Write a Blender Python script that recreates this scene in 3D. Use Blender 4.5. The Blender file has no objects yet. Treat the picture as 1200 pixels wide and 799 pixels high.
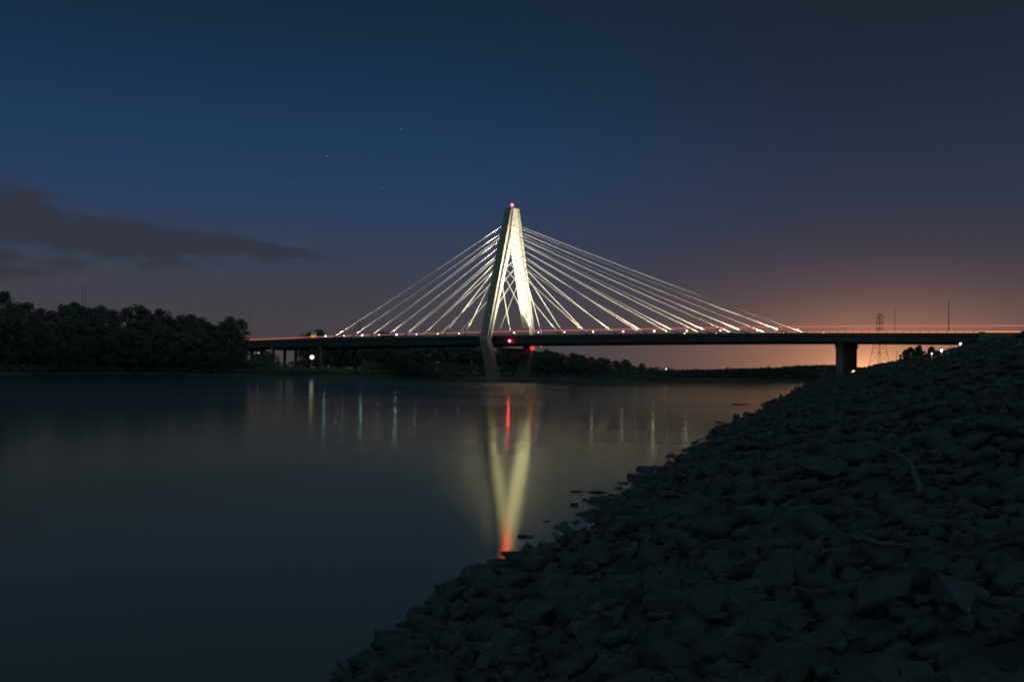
import bpy, bmesh, math, random
import numpy as np
from mathutils import Vector, Matrix, noise
random.seed(11); rng = np.random.default_rng(5)
sc = bpy.context.scene
C = sc.collection
rad = math.radians

# ------------------------------------------------------------------ camera
EYE, PITCH, ROLL, F = 4.3, 0.0311, 0.0172, 1167.0      # F: focal length in pixels of the 1200 px photograph (35 mm lens)
cam = bpy.data.cameras.new('camera'); camo = bpy.data.objects.new('camera', cam); C.objects.link(camo)
cam.sensor_width = 36.0; cam.lens = 35.0; cam.clip_start = 0.1; cam.clip_end = 40000
camo.matrix_world = Matrix.Translation((0, 0, EYE)) @ Matrix.Rotation(math.pi/2 + PITCH, 4, 'X') @ Matrix.Rotation(ROLL, 4, 'Z')
sc.camera = camo

def view_dir(px, py):
    u, v = px-600, py-399.5
    a = (u*math.cos(ROLL)+v*math.sin(ROLL))/F; b = (-u*math.sin(ROLL)+v*math.cos(ROLL))/F
    d = Vector((a, math.cos(PITCH)+b*math.sin(PITCH), math.sin(PITCH)-b*math.cos(PITCH)))
    return d/d.y
def at(px, py, depth):
    d = view_dir(px, py)*depth
    return Vector((d.x, d.y, d.z+EYE))

# ------------------------------------------------------------------ materials
def srgb(r, g, b):
    f = lambda c: (c/255/12.92) if c/255 <= .04045 else ((c/255+.055)/1.055)**2.4
    return (f(r), f(g), f(b))
def mat(name, color, rough=.8, spec=.3, var=.25, scale=1.0, bump=0.0, bscale=None, metal=0.0, color2=None):
    m = bpy.data.materials.new(name); m.use_nodes = True
    nt = m.node_tree; b = nt.nodes['Principled BSDF']
    b.inputs['Roughness'].default_value = rough; b.inputs['Metallic'].default_value = metal
    b.inputs['Specular IOR Level'].default_value = spec
    tc = nt.nodes.new('ShaderNodeTexCoord')
    n = nt.nodes.new('ShaderNodeTexNoise'); n.inputs['Scale'].default_value = scale; n.inputs['Detail'].default_value = 6
    nt.links.new(tc.outputs['Object'], n.inputs['Vector'])
    r = nt.nodes.new('ShaderNodeValToRGB')
    c2 = color2 or tuple(c*(1+var) for c in color); c1 = tuple(c*(1-var) for c in color)
    r.color_ramp.elements[0].position = .3; r.color_ramp.elements[0].color = (*c1, 1)
    r.color_ramp.elements[1].position = .7; r.color_ramp.elements[1].color = (*c2, 1)
    nt.links.new(n.outputs['Fac'], r.inputs['Fac']); nt.links.new(r.outputs['Color'], b.inputs['Base Color'])
    if bump:
        n2 = nt.nodes.new('ShaderNodeTexNoise'); n2.inputs['Scale'].default_value = bscale or scale*6; n2.inputs['Detail'].default_value = 8
        nt.links.new(tc.outputs['Object'], n2.inputs['Vector'])
        bp = nt.nodes.new('ShaderNodeBump'); bp.inputs['Strength'].default_value = bump; bp.inputs['Distance'].default_value = .1
        nt.links.new(n2.outputs['Fac'], bp.inputs['Height']); nt.links.new(bp.outputs['Normal'], b.inputs['Normal'])
    return m
def leafy(m):
    nt = m.node_tree; b = nt.nodes['Principled BSDF']; t = nt.nodes.new('ShaderNodeBsdfTranslucent'); x = nt.nodes.new('ShaderNodeMixShader'); x.inputs[0].default_value = .45
    src = b.inputs['Base Color'].links[0].from_socket
    nt.links.new(src, t.inputs[0]); nt.links.new(b.outputs[0], x.inputs[1]); nt.links.new(t.outputs[0], x.inputs[2]); nt.links.new(x.outputs[0], nt.nodes['Material Output'].inputs[0])
def emit(name, color, strength):
    m = bpy.data.materials.new(name); m.use_nodes = True; nt = m.node_tree
    nt.nodes.remove(nt.nodes['Principled BSDF'])
    e = nt.nodes.new('ShaderNodeEmission'); e.inputs[0].default_value = (*color, 1); e.inputs[1].default_value = strength
    nt.links.new(e.outputs[0], nt.nodes['Material Output'].inputs[0])
    return m
M = dict(
    concrete=mat('pale_concrete', (.19, .18, .155), .85, .2, .12, .35, .15, 3),
    pier=mat('weathered_concrete', (.10, .105, .095), .9, .2, .3, .25, .2, 3),
    steel=mat('dark_painted_steel', (.020, .030, .033), .6, .3, .2, .4),
    footing=mat('pylon_footing_concrete', (.17, .165, .14), .9, .2, .25, .3, .2, 3),
    parapet=mat('dark_parapet', (.035, .042, .043), .8, .2, .2, .5),
    asphalt=mat('asphalt', (.05, .05, .05), .9, .2, .2, 2),
    cable=mat('pale_cable_sheath', (.31, .30, .265), .6, .4, .05, .2),
    sleeve=mat('dark_anchor_steel', (.05, .06, .07), .5, .4, .2, 1),
    fixture=mat('fixture_metal', (.12, .12, .12), .5, .4, .1, 3),
    pole=mat('galvanised_pole', (.07, .07, .07), .6, .3, .2, 2),
    lattice=mat('lattice_steel', (.12, .11, .10), .6, .3, .2, 1),
    bark=mat('dark_bark', (.06, .05, .04), .9, .1, .3, 3, .4),
    leaf=mat('dark_foliage', (.11, .14, .11), .8, .15, .4, .35),
    leaf3=mat('distant_foliage', (.075, .08, .065), .8, .1, .3, .1),
    leaf2=mat('willow_foliage', (.125, .14, .105), .8, .15, .4, .35),
    grass=mat('dry_grass', (.09, .10, .06), .9, .1, .35, 1.5),
    far_earth=mat('silt_bank', (.042, .044, .034), .95, .1, .4, .08, .2, 1),
    bank=mat('bank_earth', (.029, .033, .034), .95, .1, .2, .6, .6, 5),
    rock=mat('grey_riprap_stone', (.033, .037, .041), .9, .2, .3, 1.6, .55, 9),
    rock2=mat('brown_riprap_stone', (.031, .035, .035), .9, .15, .3, 1.6, .55, 9),
    rock3=mat('pale_riprap_stone', (.037, .042, .049), .9, .2, .3, 1.6, .5, 9),
    wet=mat('wet_stone', (.022, .025, .028), .5, .3, .3, 2, .5, 9),
    wood=mat('bleached_driftwood', (.05, .056, .062), .85, .2, .25, 5, .5, 20),
    panel=mat('panel_grey', (.1, .1, .1), .7, .3, .1, 3),
    beacon=emit('beacon_lamp', (1, .003, .005), 300), red=emit('red_lamp', (1, .03, .05), 60), redsoft=emit('orange_red_lamp', (1, .045, .02), 1.6),
    warm=emit('warm_white_lamp', (1, .93, .74), 16), cool=emit('cool_white_lamp', (.30, .68, 1), 22),
    flood=emit('yard_lamp', (1, .93, .72), 1.3), amberlamp=emit('amber_lamp', (1, .55, .16), 3),
    dim=emit('dim_lamp', (.9, 1, .85), .7), small=emit('white_lamp', (1, .97, .9), 4),
    redtrail=emit('red_trail_glow', (1, .17, .13), .85), ambertrail=emit('amber_trail_glow', (1, .30, .13), 1.0),
    signy=emit('yellow_sign', (1, .5, .02), .75), signg=emit('teal_sign', (.05, .42, .40), .35), signr=emit('red_sign', (.7, .04, .01), .35),
)

for k in ('leaf', 'leaf2', 'leaf3'): leafy(M[k])

# ------------------------------------------------------------------ mesh helpers
class MB:
    def __init__(s): s.v = []; s.f = []
    def add(s, vs, fs):
        o = len(s.v); s.v += [tuple(x) for x in vs]; s.f += [tuple(i+o for i in f) for f in fs]; return s
    def box(s, c, size, R=None):
        hx, hy, hz = [k/2 for k in size]; c = Vector(c); R = R or Matrix.Identity(3)
        vs = [c + R @ Vector((x*hx, y*hy, z*hz)) for x in (-1, 1) for y in (-1, 1) for z in (-1, 1)]
        return s.add(vs, [(0, 1, 3, 2), (4, 6, 7, 5), (0, 4, 5, 1), (2, 3, 7, 6), (0, 2, 6, 4), (1, 5, 7, 3)])
    def tube(s, pts, r, n=8, cap=True):
        pts = [Vector(p) for p in pts]; rs = r if isinstance(r, (list, tuple)) else [r]*len(pts)
        o = len(s.v); ref = None
        for i, p in enumerate(pts):
            t = (pts[min(i+1, len(pts)-1)]-pts[max(i-1, 0)]).normalized()
            if ref is None: ref = Vector((0, 0, 1)) if abs(t.z) < .9 else Vector((1, 0, 0))
            a = t.cross(ref).normalized(); b = t.cross(a).normalized(); ref = -b if False else ref
            for k in range(n):
                q = 2*math.pi*k/n; s.v.append(tuple(p+(a*math.cos(q)+b*math.sin(q))*rs[i]))
        for i in range(len(pts)-1):
            for k in range(n):
                k2 = (k+1) % n
                s.f.append((o+i*n+k, o+i*n+k2, o+(i+1)*n+k2, o+(i+1)*n+k))
        if cap:
            s.f.append(tuple(o+k for k in reversed(range(n)))); s.f.append(tuple(o+(len(pts)-1)*n+k for k in range(n)))
        return s
    def ball(s, c, r, n=8, m=6, sq=(1, 1, 1)):
        c = Vector(c); vs = []; fs = []
        for i in range(1, m):
            for k in range(n):
                t = math.pi*i/m; p = 2*math.pi*k/n
                vs.append(c+Vector((r*sq[0]*math.sin(t)*math.cos(p), r*sq[1]*math.sin(t)*math.sin(p), r*sq[2]*math.cos(t))))
        a = len(vs); vs += [c+Vector((0, 0, r*sq[2])), c-Vector((0, 0, r*sq[2]))]
        for i in range(m-2):
            for k in range(n): fs.append((i*n+k, (i+1)*n+k, (i+1)*n+(k+1) % n, i*n+(k+1) % n))
        for k in range(n):
            fs.append((a, k, (k+1) % n)); fs.append((a+1, (m-2)*n+(k+1) % n, (m-2)*n+k))
        return s.add(vs, fs)
    def loft(s, rings, cap=True):
        n = len(rings[0]); o = len(s.v)
        for r in rings: s.v += [tuple(p) for p in r]
        for i in range(len(rings)-1):
            for k in range(n):
                k2 = (k+1) % n; s.f.append((o+i*n+k, o+i*n+k2, o+(i+1)*n+k2, o+(i+1)*n+k))
        if cap:
            s.f.append(tuple(o+k for k in reversed(range(n)))); s.f.append(tuple(o+(len(rings)-1)*n+k for k in range(n)))
        return s
    def build(s, name, m, parent=None, smooth=False, fix=True):
        me = bpy.data.meshes.new(name); me.from_pydata(s.v, [], s.f); me.update()
        if fix:
            bm = bmesh.new(); bm.from_mesh(me); bmesh.ops.recalc_face_normals(bm, faces=bm.faces); bm.to_mesh(me); bm.free()
        if smooth: me.polygons.foreach_set('use_smooth', [True]*len(me.polygons))
        me.materials.append(m)
        o = bpy.data.objects.new(name, me); C.objects.link(o)
        if parent: o.parent = parent
        return o
def np_mesh(name, V, Fs, m, parent=None, smooth=False):
    me = bpy.data.meshes.new(name); n = Fs.shape[1]
    me.vertices.add(len(V)); me.vertices.foreach_set('co', V.astype(np.float32).ravel())
    me.loops.add(Fs.size); me.loops.foreach_set('vertex_index', Fs.astype(np.int32).ravel())
    me.polygons.add(len(Fs)); me.polygons.foreach_set('loop_start', np.arange(0, Fs.size, n, dtype=np.int32))
    me.polygons.foreach_set('loop_total', np.full(len(Fs), n, dtype=np.int32))
    if smooth: me.polygons.foreach_set('use_smooth', np.ones(len(Fs), dtype=bool))
    me.update(calc_edges=True); me.materials.append(m)
    o = bpy.data.objects.new(name, me); C.objects.link(o)
    if parent: o.parent = parent
    return o
def tag(o, label=None, cat=None, group=None, kind=None):
    if label: o['label'] = label
    if cat: o['category'] = cat
    if group: o['group'] = group
    if kind: o['kind'] = kind
    return o
def empty(name, loc=(0, 0, 0), rz=0):
    o = bpy.data.objects.new(name, None); C.objects.link(o); o.location = loc; o.rotation_euler = (0, 0, rz); o.empty_display_size = .1
    return o
def copy_tree(o, parent=None):
    c = o.copy(); C.objects.link(c)
    if parent: c.parent = parent
    for ch in list(o.children): copy_tree(ch, c)
    return c
def interp(x, xs, ys): return float(np.interp(x, xs, ys))

# ------------------------------------------------------------------ bridge frame
TH, PX, PY = .6588, -.7, 506.5
ct, st = math.cos(TH), math.sin(TH)
def b2w(bx, by, z): return Vector((PX+bx*ct+by*st, PY-bx*st+by*ct, z))
def w2b(x, y): dx, dy = x-PX, y-PY; return dx*ct-dy*st, dx*st+dy*ct
DX = [-300, -260, -200, -155, -110, -50, 20, 105, 165, 210, 300]
DZ = [18.6, 19.4, 20.65, 21.4, 22.0, 22.25, 22.35, 22.25, 21.95, 21.35, 20.6]
def dz(bx):      # top of the near parapet
    s = sum(interp(bx+k, DX, DZ) for k in (-24, -12, 0, 12, 24))/5
    return s

bridge = tag(empty('cable_stayed_bridge', (PX, PY, 0), -TH), 'long cable-stayed road bridge with a floodlit leaning-legged pylon crossing the river', 'bridge')
HW = 14.2; B0, B1 = -290, 224
st_x = [B0 + (B1-B0)*i/128 for i in range(129)]
DT = [-300, -190, -110, 0, 160, 224]; DD = [3.9, 4.6, 5.2, 4.6, 3.7, 3.55]   # girder depth under the parapet top
def dth(bx): return interp(bx, DT, DD)
rings = []
for x in st_x:
    z, d = dz(x), dth(x)
    rings.append([Vector((x, y, z-h)) for y, h in ((-HW+.4, 1.05), (-HW+.4, 1.35), (-HW+.15, 1.6), (-HW+.15, d-.25), (-HW+.5, d), (-HW+1.6, d), (-HW+1.7, d-1.2), (HW-1.7, d-1.2), (HW-1.6, d), (HW-.5, d), (HW-.15, d-.25), (HW-.15, 1.6), (HW-.4, 1.35), (HW-.4, 1.05))])
m = MB().loft(rings)
for x in np.arange(B0+2, B1-1, 4.6):
    z, d = dz(x), dth(x)
    m.box((x, -HW+.08, z-1.6-(d-1.85)/2), (.22, .14, d-1.95))
deck = m.build('deck', M['steel'], bridge)
for s in (-1, 1):
    m = MB().loft([[Vector((x, s*(HW-.35), dz(x)-1.048)), Vector((x, s*HW, dz(x)-1.35)), Vector((x, s*HW, dz(x))), Vector((x, s*(HW-.35), dz(x)))] for x in st_x])
    m.build('parapet', M['parapet'], deck)
m = MB().loft([[Vector((x, y, dz(x)-h)) for y, h in ((-HW+.4, 1.04), (HW-.4, 1.04), (HW-.4, 1.0), (-HW+.4, 1.0))] for x in st_x])
m.build('roadway', M['asphalt'], deck)
m = MB().loft([[Vector((x, y, dz(x)-h)) for y, h in ((-.3, .99), (.3, .99), (.12, .1), (-.12, .1))] for x in st_x])
m.build('median_barrier', M['parapet'], deck)
for s in (-1, 1):          # railing on each parapet: posts and two rails
    m = MB(); y = s*(HW-.18)
    for x in np.arange(B0+1, B1-1, 3.1): m.box((x, y, dz(x)+.36), (.16, .12, .74))
    for h in (.35, .7): m.tube([(x, y, dz(x)+h) for x in st_x], .045, 5)
    m.build('railing', M['pole'], bridge)
# vehicle light trails shaped as glowing tubes along the deck, on added posts
TX = [-290, -217, -111, 0, 98, 174, 232]; TZ = [20.9, 21.9, 23.9, 25.0, 25.25, 25.1, 24.3]
xs = [x for x in np.linspace(-285, 248, 146)]
tz = lambda x: sum(interp(x+k, TX, TZ) for k in (-15, 0, 15))/3
def light_trail_tube(pts, r, posts, mt, label):
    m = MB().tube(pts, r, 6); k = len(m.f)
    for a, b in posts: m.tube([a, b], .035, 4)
    o = m.build('light_trail_tube', M[mt], bridge); o.data.materials.append(M['pole']); o['label'] = label
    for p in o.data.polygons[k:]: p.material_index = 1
light_trail_tube([(x, 0, tz(x)) for x in xs], [.15+.0012*max(0, -100-x) for x in xs], [((x, 0, dz(x)-.2), (x, 0, tz(x))) for x in np.arange(-284, 224, 18)], 'redtrail', 'thin red glowing tube standing for a traffic light trail high above the roadway')
light_trail_tube([(x, 4.5, dz(x)+.5+.06*(tz(x)-dz(x))) for x in xs], .11, [((x, 4.5, dz(x)-1.0), (x, 4.5, dz(x)+.6)) for x in np.arange(-284, 224, 18)], 'redtrail', 'faint red glowing tube standing for a traffic light trail close above the railing')
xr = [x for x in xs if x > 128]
light_trail_tube([(x, -HW+1.3, dz(x)+.40) for x in xr], [min(.30, .03+.005*(x-128)) for x in xr], [((x, -HW+1.3, dz(x)-1.0), (x, -HW+1.3, dz(x)+.2)) for x in np.arange(130, 222, 12)], 'ambertrail', 'salmon orange glowing tube standing for a traffic light trail behind the railing')

# pylon: outlines measured in the transverse plane (by, z)
def lerp(a, b, t): return a+(b-a)*t
def leg_ring(z, outer, inner, w):
    # stepped section: flange at the outer edge, recessed web, full inner half
    T = inner-outer; W = w/2; wr = W-1.0
    a, b = outer+T*.16, outer+T*.44
    prof = [(W, outer), (W, a), (wr, a+.05*T), (wr, b), (W+.25, b+.04*T), (W-.45, inner), (-W+.45, inner), (-W-.25, b+.04*T), (-wr, b), (-wr, a+.05*T), (-W, a), (-W, outer)]
    return [Vector((x, y, z)) for x, y in prof]
ZT, ZA, ZK = 87.6, 73.2, 20.0
def near_out(z): return lerp(-22.0, -3.7, (z-ZK)/(ZT-ZK))
def far_out(z): return lerp(18.2, 2.6, (z-ZK)/(ZT-ZK))
def near_in(z): return lerp(-18.4, -1.25, (z-ZK)/(ZA-ZK))
def far_in(z): return lerp(14.6, -.75, (z-ZK)/(ZA-ZK))
legw = lambda z: lerp(5.0, 4.1, (z-ZK)/(ZT-ZK))
m = MB()          # solid head above the opening
hr = []
for z in (ZA, 76, 80, 84, ZT):
    w = legw(z)/2-.3; hr.append([Vector((x, y, z)) for x, y in ((w, near_in(ZA)-.6), (w, far_in(ZA)+.6), (-w, far_in(ZA)+.6), (-w, near_in(ZA)-.6))])
m.loft(hr)
pylon = m.build('pylon', M['concrete'], bridge)
zs = [ZK+(ZA-ZK)*i/8 for i in range(9)]+[77, 81, 85, ZT]
nr, fr = [], []
for z in zs:
    ni = near_in(z) if z <= ZA else lerp(near_in(ZA), -1.0, (z-ZA)/(ZT-ZA))
    fi = far_in(z) if z <= ZA else lerp(far_in(ZA), -.96, (z-ZA)/(ZT-ZA))
    nr.append(leg_ring(z, near_out(z), ni, legw(z))); fr.append(leg_ring(z, far_out(z), fi, legw(z)))
MB().loft(nr).build('upper_leg', M['concrete'], pylon)
MB().loft(fr).build('upper_leg', M['concrete'], pylon)
for s, (o1, i1, o0, i0) in enumerate(((-22.0, -18.4, -14.6, -9.8), (18.2, 14.6, 10.6, 5.8))):
    rr = []
    for t in (0, .25, .5, .75, 1):
        z = lerp(ZK-.02, -2, t); o, i = lerp(o1, o0, t), lerp(i1, i0, t); w = lerp(5.0, 6.6, t)/2; c = .5*(1 if s == 0 else -1)
        rr.append([Vector((x, y, z)) for x, y in ((w-.5, o), (w, o+c), (w, i-c), (w-.5, i), (-w+.5, i), (-w, i-c), (-w, o+c), (-w+.5, o))])
    MB().loft(rr).build('lower_leg', M['footing'], pylon)
MB().loft([[Vector((x, y, z)) for x, z in ((-1.9, 13.4), (1.9, 13.4), (1.9, 16.3), (-1.9, 16.3))] for y in (-17.6, 13.8)]).build('crossbeam', M['footing'], pylon)
for cy in (-12.2, 8.2):
    MB().box((0, cy, -.2), (9.5, 7.6, 1.3)).build('pile_cap', M['pier'], pylon)
b = MB().box((0, -.6, ZT+.25), (2.2, 2.2, .5)).tube([(0, -.6, ZT+.4), (0, -.6, ZT+1.2)], .15, 8).build('beacon', M['fixture'], pylon)
MB().ball((0, -.6, ZT+1.8), .58).build('beacon_lens', M['beacon'], b)

# stay cables, their anchor sleeves and the floodlights at their feet
RX = [10.7, 25.4, 40.6, 56.6, 72.8, 88.8, 104.8, 120.6, 137.2, 154.6]
LX = [-20.2, -34.8, -49.9, -64.4, -77.8, -91.0, -105.8, -121.0]
CY = HW-.9
def top_anchor(k, n, side, plane):
    z = 52.0+(79.0-52.0)*k/(n-1)
    y = (near_out(z)+1.3) if plane < 0 else (far_out(z)-1.3)
    return Vector((side*(legw(z)/2-.1), y, z))
def spot(name, loc, tgt, energy, cone, color=(1, .90, .69), blend=.5, size=.3):
    l = bpy.data.lights.new(name, 'SPOT'); l.energy = energy; l.spot_size = rad(cone); l.spot_blend = blend; l.color = color; l.shadow_soft_size = size
    o = bpy.data.objects.new(name, l); C.objects.link(o)
    o.parent = bridge; loc = Vector(loc); o.location = loc
    o.rotation_euler = (Vector(tgt)-loc).to_track_quat('-Z', 'Y').to_euler()
    return o
KW = 1.0
SP = dict(foot=1.7e5, tower=1.5e5)
for plane in (-1, 1):
    for side, X in ((1, RX), (-1, LX)):
        for k, x in enumerate(X):
            p0 = Vector((x, plane*CY, dz(x)-1.0)); p1 = top_anchor(k, len(X), side, plane)
            L = (p1-p0).length; d = (p1-p0).normalized()
            pts = []
            for i in range(15):
                t = i/14; q = p0.lerp(p1, t); q.z -= 4*t*(1-t)*L*L*3.2e-5; pts.append(q)
            c = MB().tube(pts, .185, 8).build('stay_cable', M['cable'], bridge, smooth=True)
            MB().tube([p0, p0+d*2.2, p0+d*2.25, p0+d*6.3, p0+d*6.6], [.45, .45, .34, .34, .23], 10).build('anchor_sleeve', M['sleeve'], c, smooth=True)
            fx = x+side*2.4; q = Vector((fx, plane*(HW-.2), dz(fx)))
            fxt = MB().tube([q, q+Vector((0, 0, .5))], .1, 6).box(q+Vector((0, 0, .75)), (.7, .6, .6)).build('floodlight', M['fixture'], bridge)
            big = (1.0 if k in ((3, 5, 7) if side < 0 else (5,)) else .75 if side > 0 and k in (3, 4, 6, 8) else .5)*(1.0 if plane < 0 else .7)
            MB().ball(q+Vector((0, -.12, 1.12)), .36*big, 8, 6).build('lens', M['warm'] if side > 0 else M['cool'], fxt)
            a = q+Vector((0, plane*.4, 1.7))
            spot('floodlight_beam', a, p0.lerp(p1, .16), SP['foot']*(L/85)**2*(1.6 if side < 0 and k == 7 else 1), 40, blend=.9)
# tower floodlights standing on the deck edges and on the crossbeam
LY = HW+.9
for side in (1, -1):
    for plane in (-1, 1):
        spot('tower_floodlight_beam', (side*20, plane*LY, 22.6), (side*5, plane*5, 76), SP['tower'], 56, blend=1)
for side in (1, -1):
    for ty, e_, cn_ in ((-10.5, 1.5e6, 42), (7.0, 1.5e5, 54)): spot('tower_floodlight_beam', (side*11, 1.5, 22.6), (side*2.4, ty, 62), e_*(1 if side > 0 else .3), cn_, blend=1)
spot('tower_floodlight_beam', (3.0, -9.0, 22.6), (.5, 2.0, 78), 2.0e5, 38, blend=1)
spot('tower_floodlight_beam', (-3.0, -9.0, 22.6), (0, 2.0, 78), 1e5, 38, blend=1)
spot('tower_floodlight_beam', (0, 10.0, 22.6), (0, -4, 76), 5e5, 40, blend=1)

# navigation lamps
nb = MB().box((10.7, -HW-.1, 19.5), (.8, .3, .8)).build('navigation_lamp', M['fixture'], bridge); nb['label'] = 'small red lamp on the girder side'
MB().ball((10.7, -HW-.45, 19.5), .5).build('lens', M['red'], nb)
nb = MB().box((2.9, 13.9, 17.0), (.5, 1.2, .8)).build('navigation_lamp', M['fixture'], bridge); nb['label'] = 'large round orange-red lamp below the deck'
MB().ball((3.9, 13.4, 16.9), 1.15, 12, 9).build('lens', M['redsoft'], nb)

# piers
def bent(bx, n, hw, top, zbase, cw, capd, name='pier', mt='pier', label=None):
    p = MB().loft([[Vector((bx+x, y, z)) for x, z in ((-cw*.8, top-capd), (cw*.8, top-capd), (cw*.9, top), (-cw*.9, top))] for y in (-hw-.6, hw+.6)]).build(name, M[mt], bridge)
    if label: p['label'] = label
    for i in range(n):
        y = lerp(-hw+.4, hw-.4, i/(n-1))
        MB().tube([(bx, y, zbase), (bx, y, top-capd+.02)], cw*.62, 12).build('column', M[mt], p)
bent(-128, 4, 13.4, dz(-128)-dth(-128)+.02, 2.0, 1.5, 1.3)
bent(-171, 4, 13.4, dz(-171)-dth(-171)+.02, 2.0, 1.5, 1.3)
bent(-214, 4, 13.4, dz(-214)-dth(-214)+.02, 2.0, 1.5, 1.3)
px_ = 171.6; top = dz(px_)-dth(px_)+.02
p = MB().loft([[Vector((px_+x, y, z)) for x, z in ((-1.6, top-2.2), (1.6, top-2.2), (1.8, top), (-1.8, top))] for y in (-8.6, 8.6)]).build('pier', M['pier'], bridge)
p['label'] = 'broad river pier of close set columns at the riprap bank'
for i in range(5):
    y = lerp(-7.2, 7.2, i/4)
    MB().loft([[Vector((px_+x, y+yy, z)) for x, yy in ((-1.2, -1.2), (1.2, -1.2), (1.5, -.9), (1.5, .9), (1.2, 1.2), (-1.2, 1.2), (-1.5, .9), (-1.5, -.9))] for z in (0, top-2.18)]).build('column', M['pier'], p)
ab = MB().box((B1+1.2, 0, 19.0), (2.0, 2*HW+1, 5.2)).build('abutment', M['pier'], bridge)
for s in (-1, 1):
    MB().loft([[Vector((x, s*HW+y, z)) for y, z in ((-.3, 15), (.3, 15), (.3, dz(x)+.15), (-.3, dz(x)+.15))] for x in (B1+2.25, B1+9, B1+26)]).build('wing_wall', M['pier'], ab)
lp = MB().box((218, -HW+.9, dz(218)-dth(218)-.1), (1.0, .5, .25)).build('abutment_lamp', M['fixture'], bridge)
MB().ball((218, -HW+.4, dz(218)-dth(218)-.45), .36).build('lens', M['small'], lp)

# ------------------------------------------------------------------ water
def water_material():
    m = bpy.data.materials.new('river_water'); m.use_nodes = True; nt = m.node_tree
    nt.nodes.remove(nt.nodes['Principled BSDF'])
    df = nt.nodes.new('ShaderNodeBsdfDiffuse'); df.inputs[0].default_value = (.058, .067, .071, 1)
    b = nt.nodes.new('ShaderNodeBsdfGlossy'); b.distribution = 'BECKMANN'; b.inputs['Color'].default_value = (.78, .80, .55, 1)
    fr = nt.nodes.new('ShaderNodeFresnel'); fr.inputs[0].default_value = 1.24
    g2 = nt.nodes.new('ShaderNodeBsdfGlossy'); g2.distribution = 'BECKMANN'; g2.inputs['Color'].default_value = (.72, .68, .60, 1); g2.inputs['Roughness'].default_value = .36
    gm = nt.nodes.new('ShaderNodeMixShader'); nt.links.new(b.outputs[0], gm.inputs[1]); nt.links.new(g2.outputs[0], gm.inputs[2])
    mx = nt.nodes.new('ShaderNodeMixShader'); nt.links.new(fr.outputs[0], mx.inputs[0]); nt.links.new(df.outputs[0], mx.inputs[1]); nt.links.new(gm.outputs[0], mx.inputs[2])
    nt.links.new(mx.outputs[0], nt.nodes['Material Output'].inputs[0])
    tc = nt.nodes.new('ShaderNodeTexCoord'); mp = nt.nodes.new('ShaderNodeMapping')
    mp.inputs['Rotation'].default_value = (0, 0, rad(-8)); mp.inputs['Scale'].default_value = (.004, .020, 1)
    nt.links.new(tc.outputs['Object'], mp.inputs['Vector'])
    n = nt.nodes.new('ShaderNodeTexNoise'); n.inputs['Scale'].default_value = 1; n.inputs['Detail'].default_value = 4
    nt.links.new(mp.outputs[0], n.inputs['Vector'])
    r = nt.nodes.new('ShaderNodeMapRange'); r.inputs['From Min'].default_value = .25; r.inputs['From Max'].default_value = .75
    r.inputs['To Min'].default_value = .098; r.inputs['To Max'].default_value = .122; r.interpolation_type = 'SMOOTHSTEP'
    nt.links.new(n.outputs['Fac'], r.inputs['Value']); nt.links.new(r.outputs[0], b.inputs['Roughness'])
    mp2 = nt.nodes.new('ShaderNodeMapping'); mp2.inputs['Rotation'].default_value = (0, 0, rad(14)); mp2.inputs['Scale'].default_value = (.003, .020, 1); nt.links.new(tc.outputs['Object'], mp2.inputs['Vector'])
    n2 = nt.nodes.new('ShaderNodeTexNoise'); n2.inputs['Scale'].default_value = 1; n2.inputs['Detail'].default_value = 5; nt.links.new(mp2.outputs[0], n2.inputs['Vector'])
    r2 = nt.nodes.new('ShaderNodeMapRange'); r2.interpolation_type = 'SMOOTHSTEP'; r2.inputs['From Min'].default_value = .2; r2.inputs['From Max'].default_value = .8
    r2.inputs['To Min'].default_value = .13; r2.inputs['To Max'].default_value = .36; nt.links.new(n2.outputs['Fac'], r2.inputs['Value']); nt.links.new(r2.outputs[0], gm.inputs[0])
    return m
m = MB(); X = [-9000, -1500, -400, 0, 400, 1500, 9000]; Y = [-800, 0, 200, 600, 1500, 4000, 12000]
vs = [(x, y, 0) for y in Y for x in X]; n = len(X)
m.add(vs, [(j*n+i, j*n+i+1, (j+1)*n+i+1, (j+1)*n+i) for j in range(len(Y)-1) for i in range(n-1)])
tag(m.build('water', water_material()), 'calm dark river reflecting the night sky and the lit bridge', 'river', kind='structure')

# ------------------------------------------------------------------ far bank
FB = [(-260, -800), (-215, -100), (-200, 150), (-190, 260), (-184, 359), (-169, 440), (-124, 486), (-85, 500), (-48, 560), (21, 591), (96, 621), (165, 690), (245, 815), (340, 1040), (560, 1400), (1500, 2100), (9000, 4200)]
FBd = []
for (x0, y0), (x1, y1) in zip(FB[:-1], FB[1:]):
    k = max(1, int(math.hypot(x1-x0, y1-y0)/14)) if y0 < 1400 and y0 > -150 else 3
    FBd += [(lerp(x0, x1, i/k), lerp(y0, y1, i/k)) for i in range(k)]
FBd.append(FB[-1])
OFF = [(-2, -1), (0, .12), (2.5, .7), (7, 1.3), (16, 2.4), (45, 3.6), (150, 4.4), (700, 4.8), (7000, 5)]
def far_z(x, y): return 3.0
vs = []
for x, y in FBd:
    r = math.hypot(x, y)
    for o, z in OFF:
        w = noise.noise(Vector((x*.03, y*.03, o*.1)))
        k = 1+(o+(3*w if 0 <= o < 20 else 0))/r; vs.append((x*k, y*k, z+(.5*w if 0 < o < 50 else 0)))
n = len(OFF)
m = MB().add(vs, [(j*n+i, j*n+i+1, (j+1)*n+i+1, (j+1)*n+i) for j in range(len(FBd)-1) for i in range(n-1)])
tag(m.build('far_bank', M['far_earth'], smooth=True), 'low dark silt bank along the far side of the river', 'river bank', kind='structure')

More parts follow.
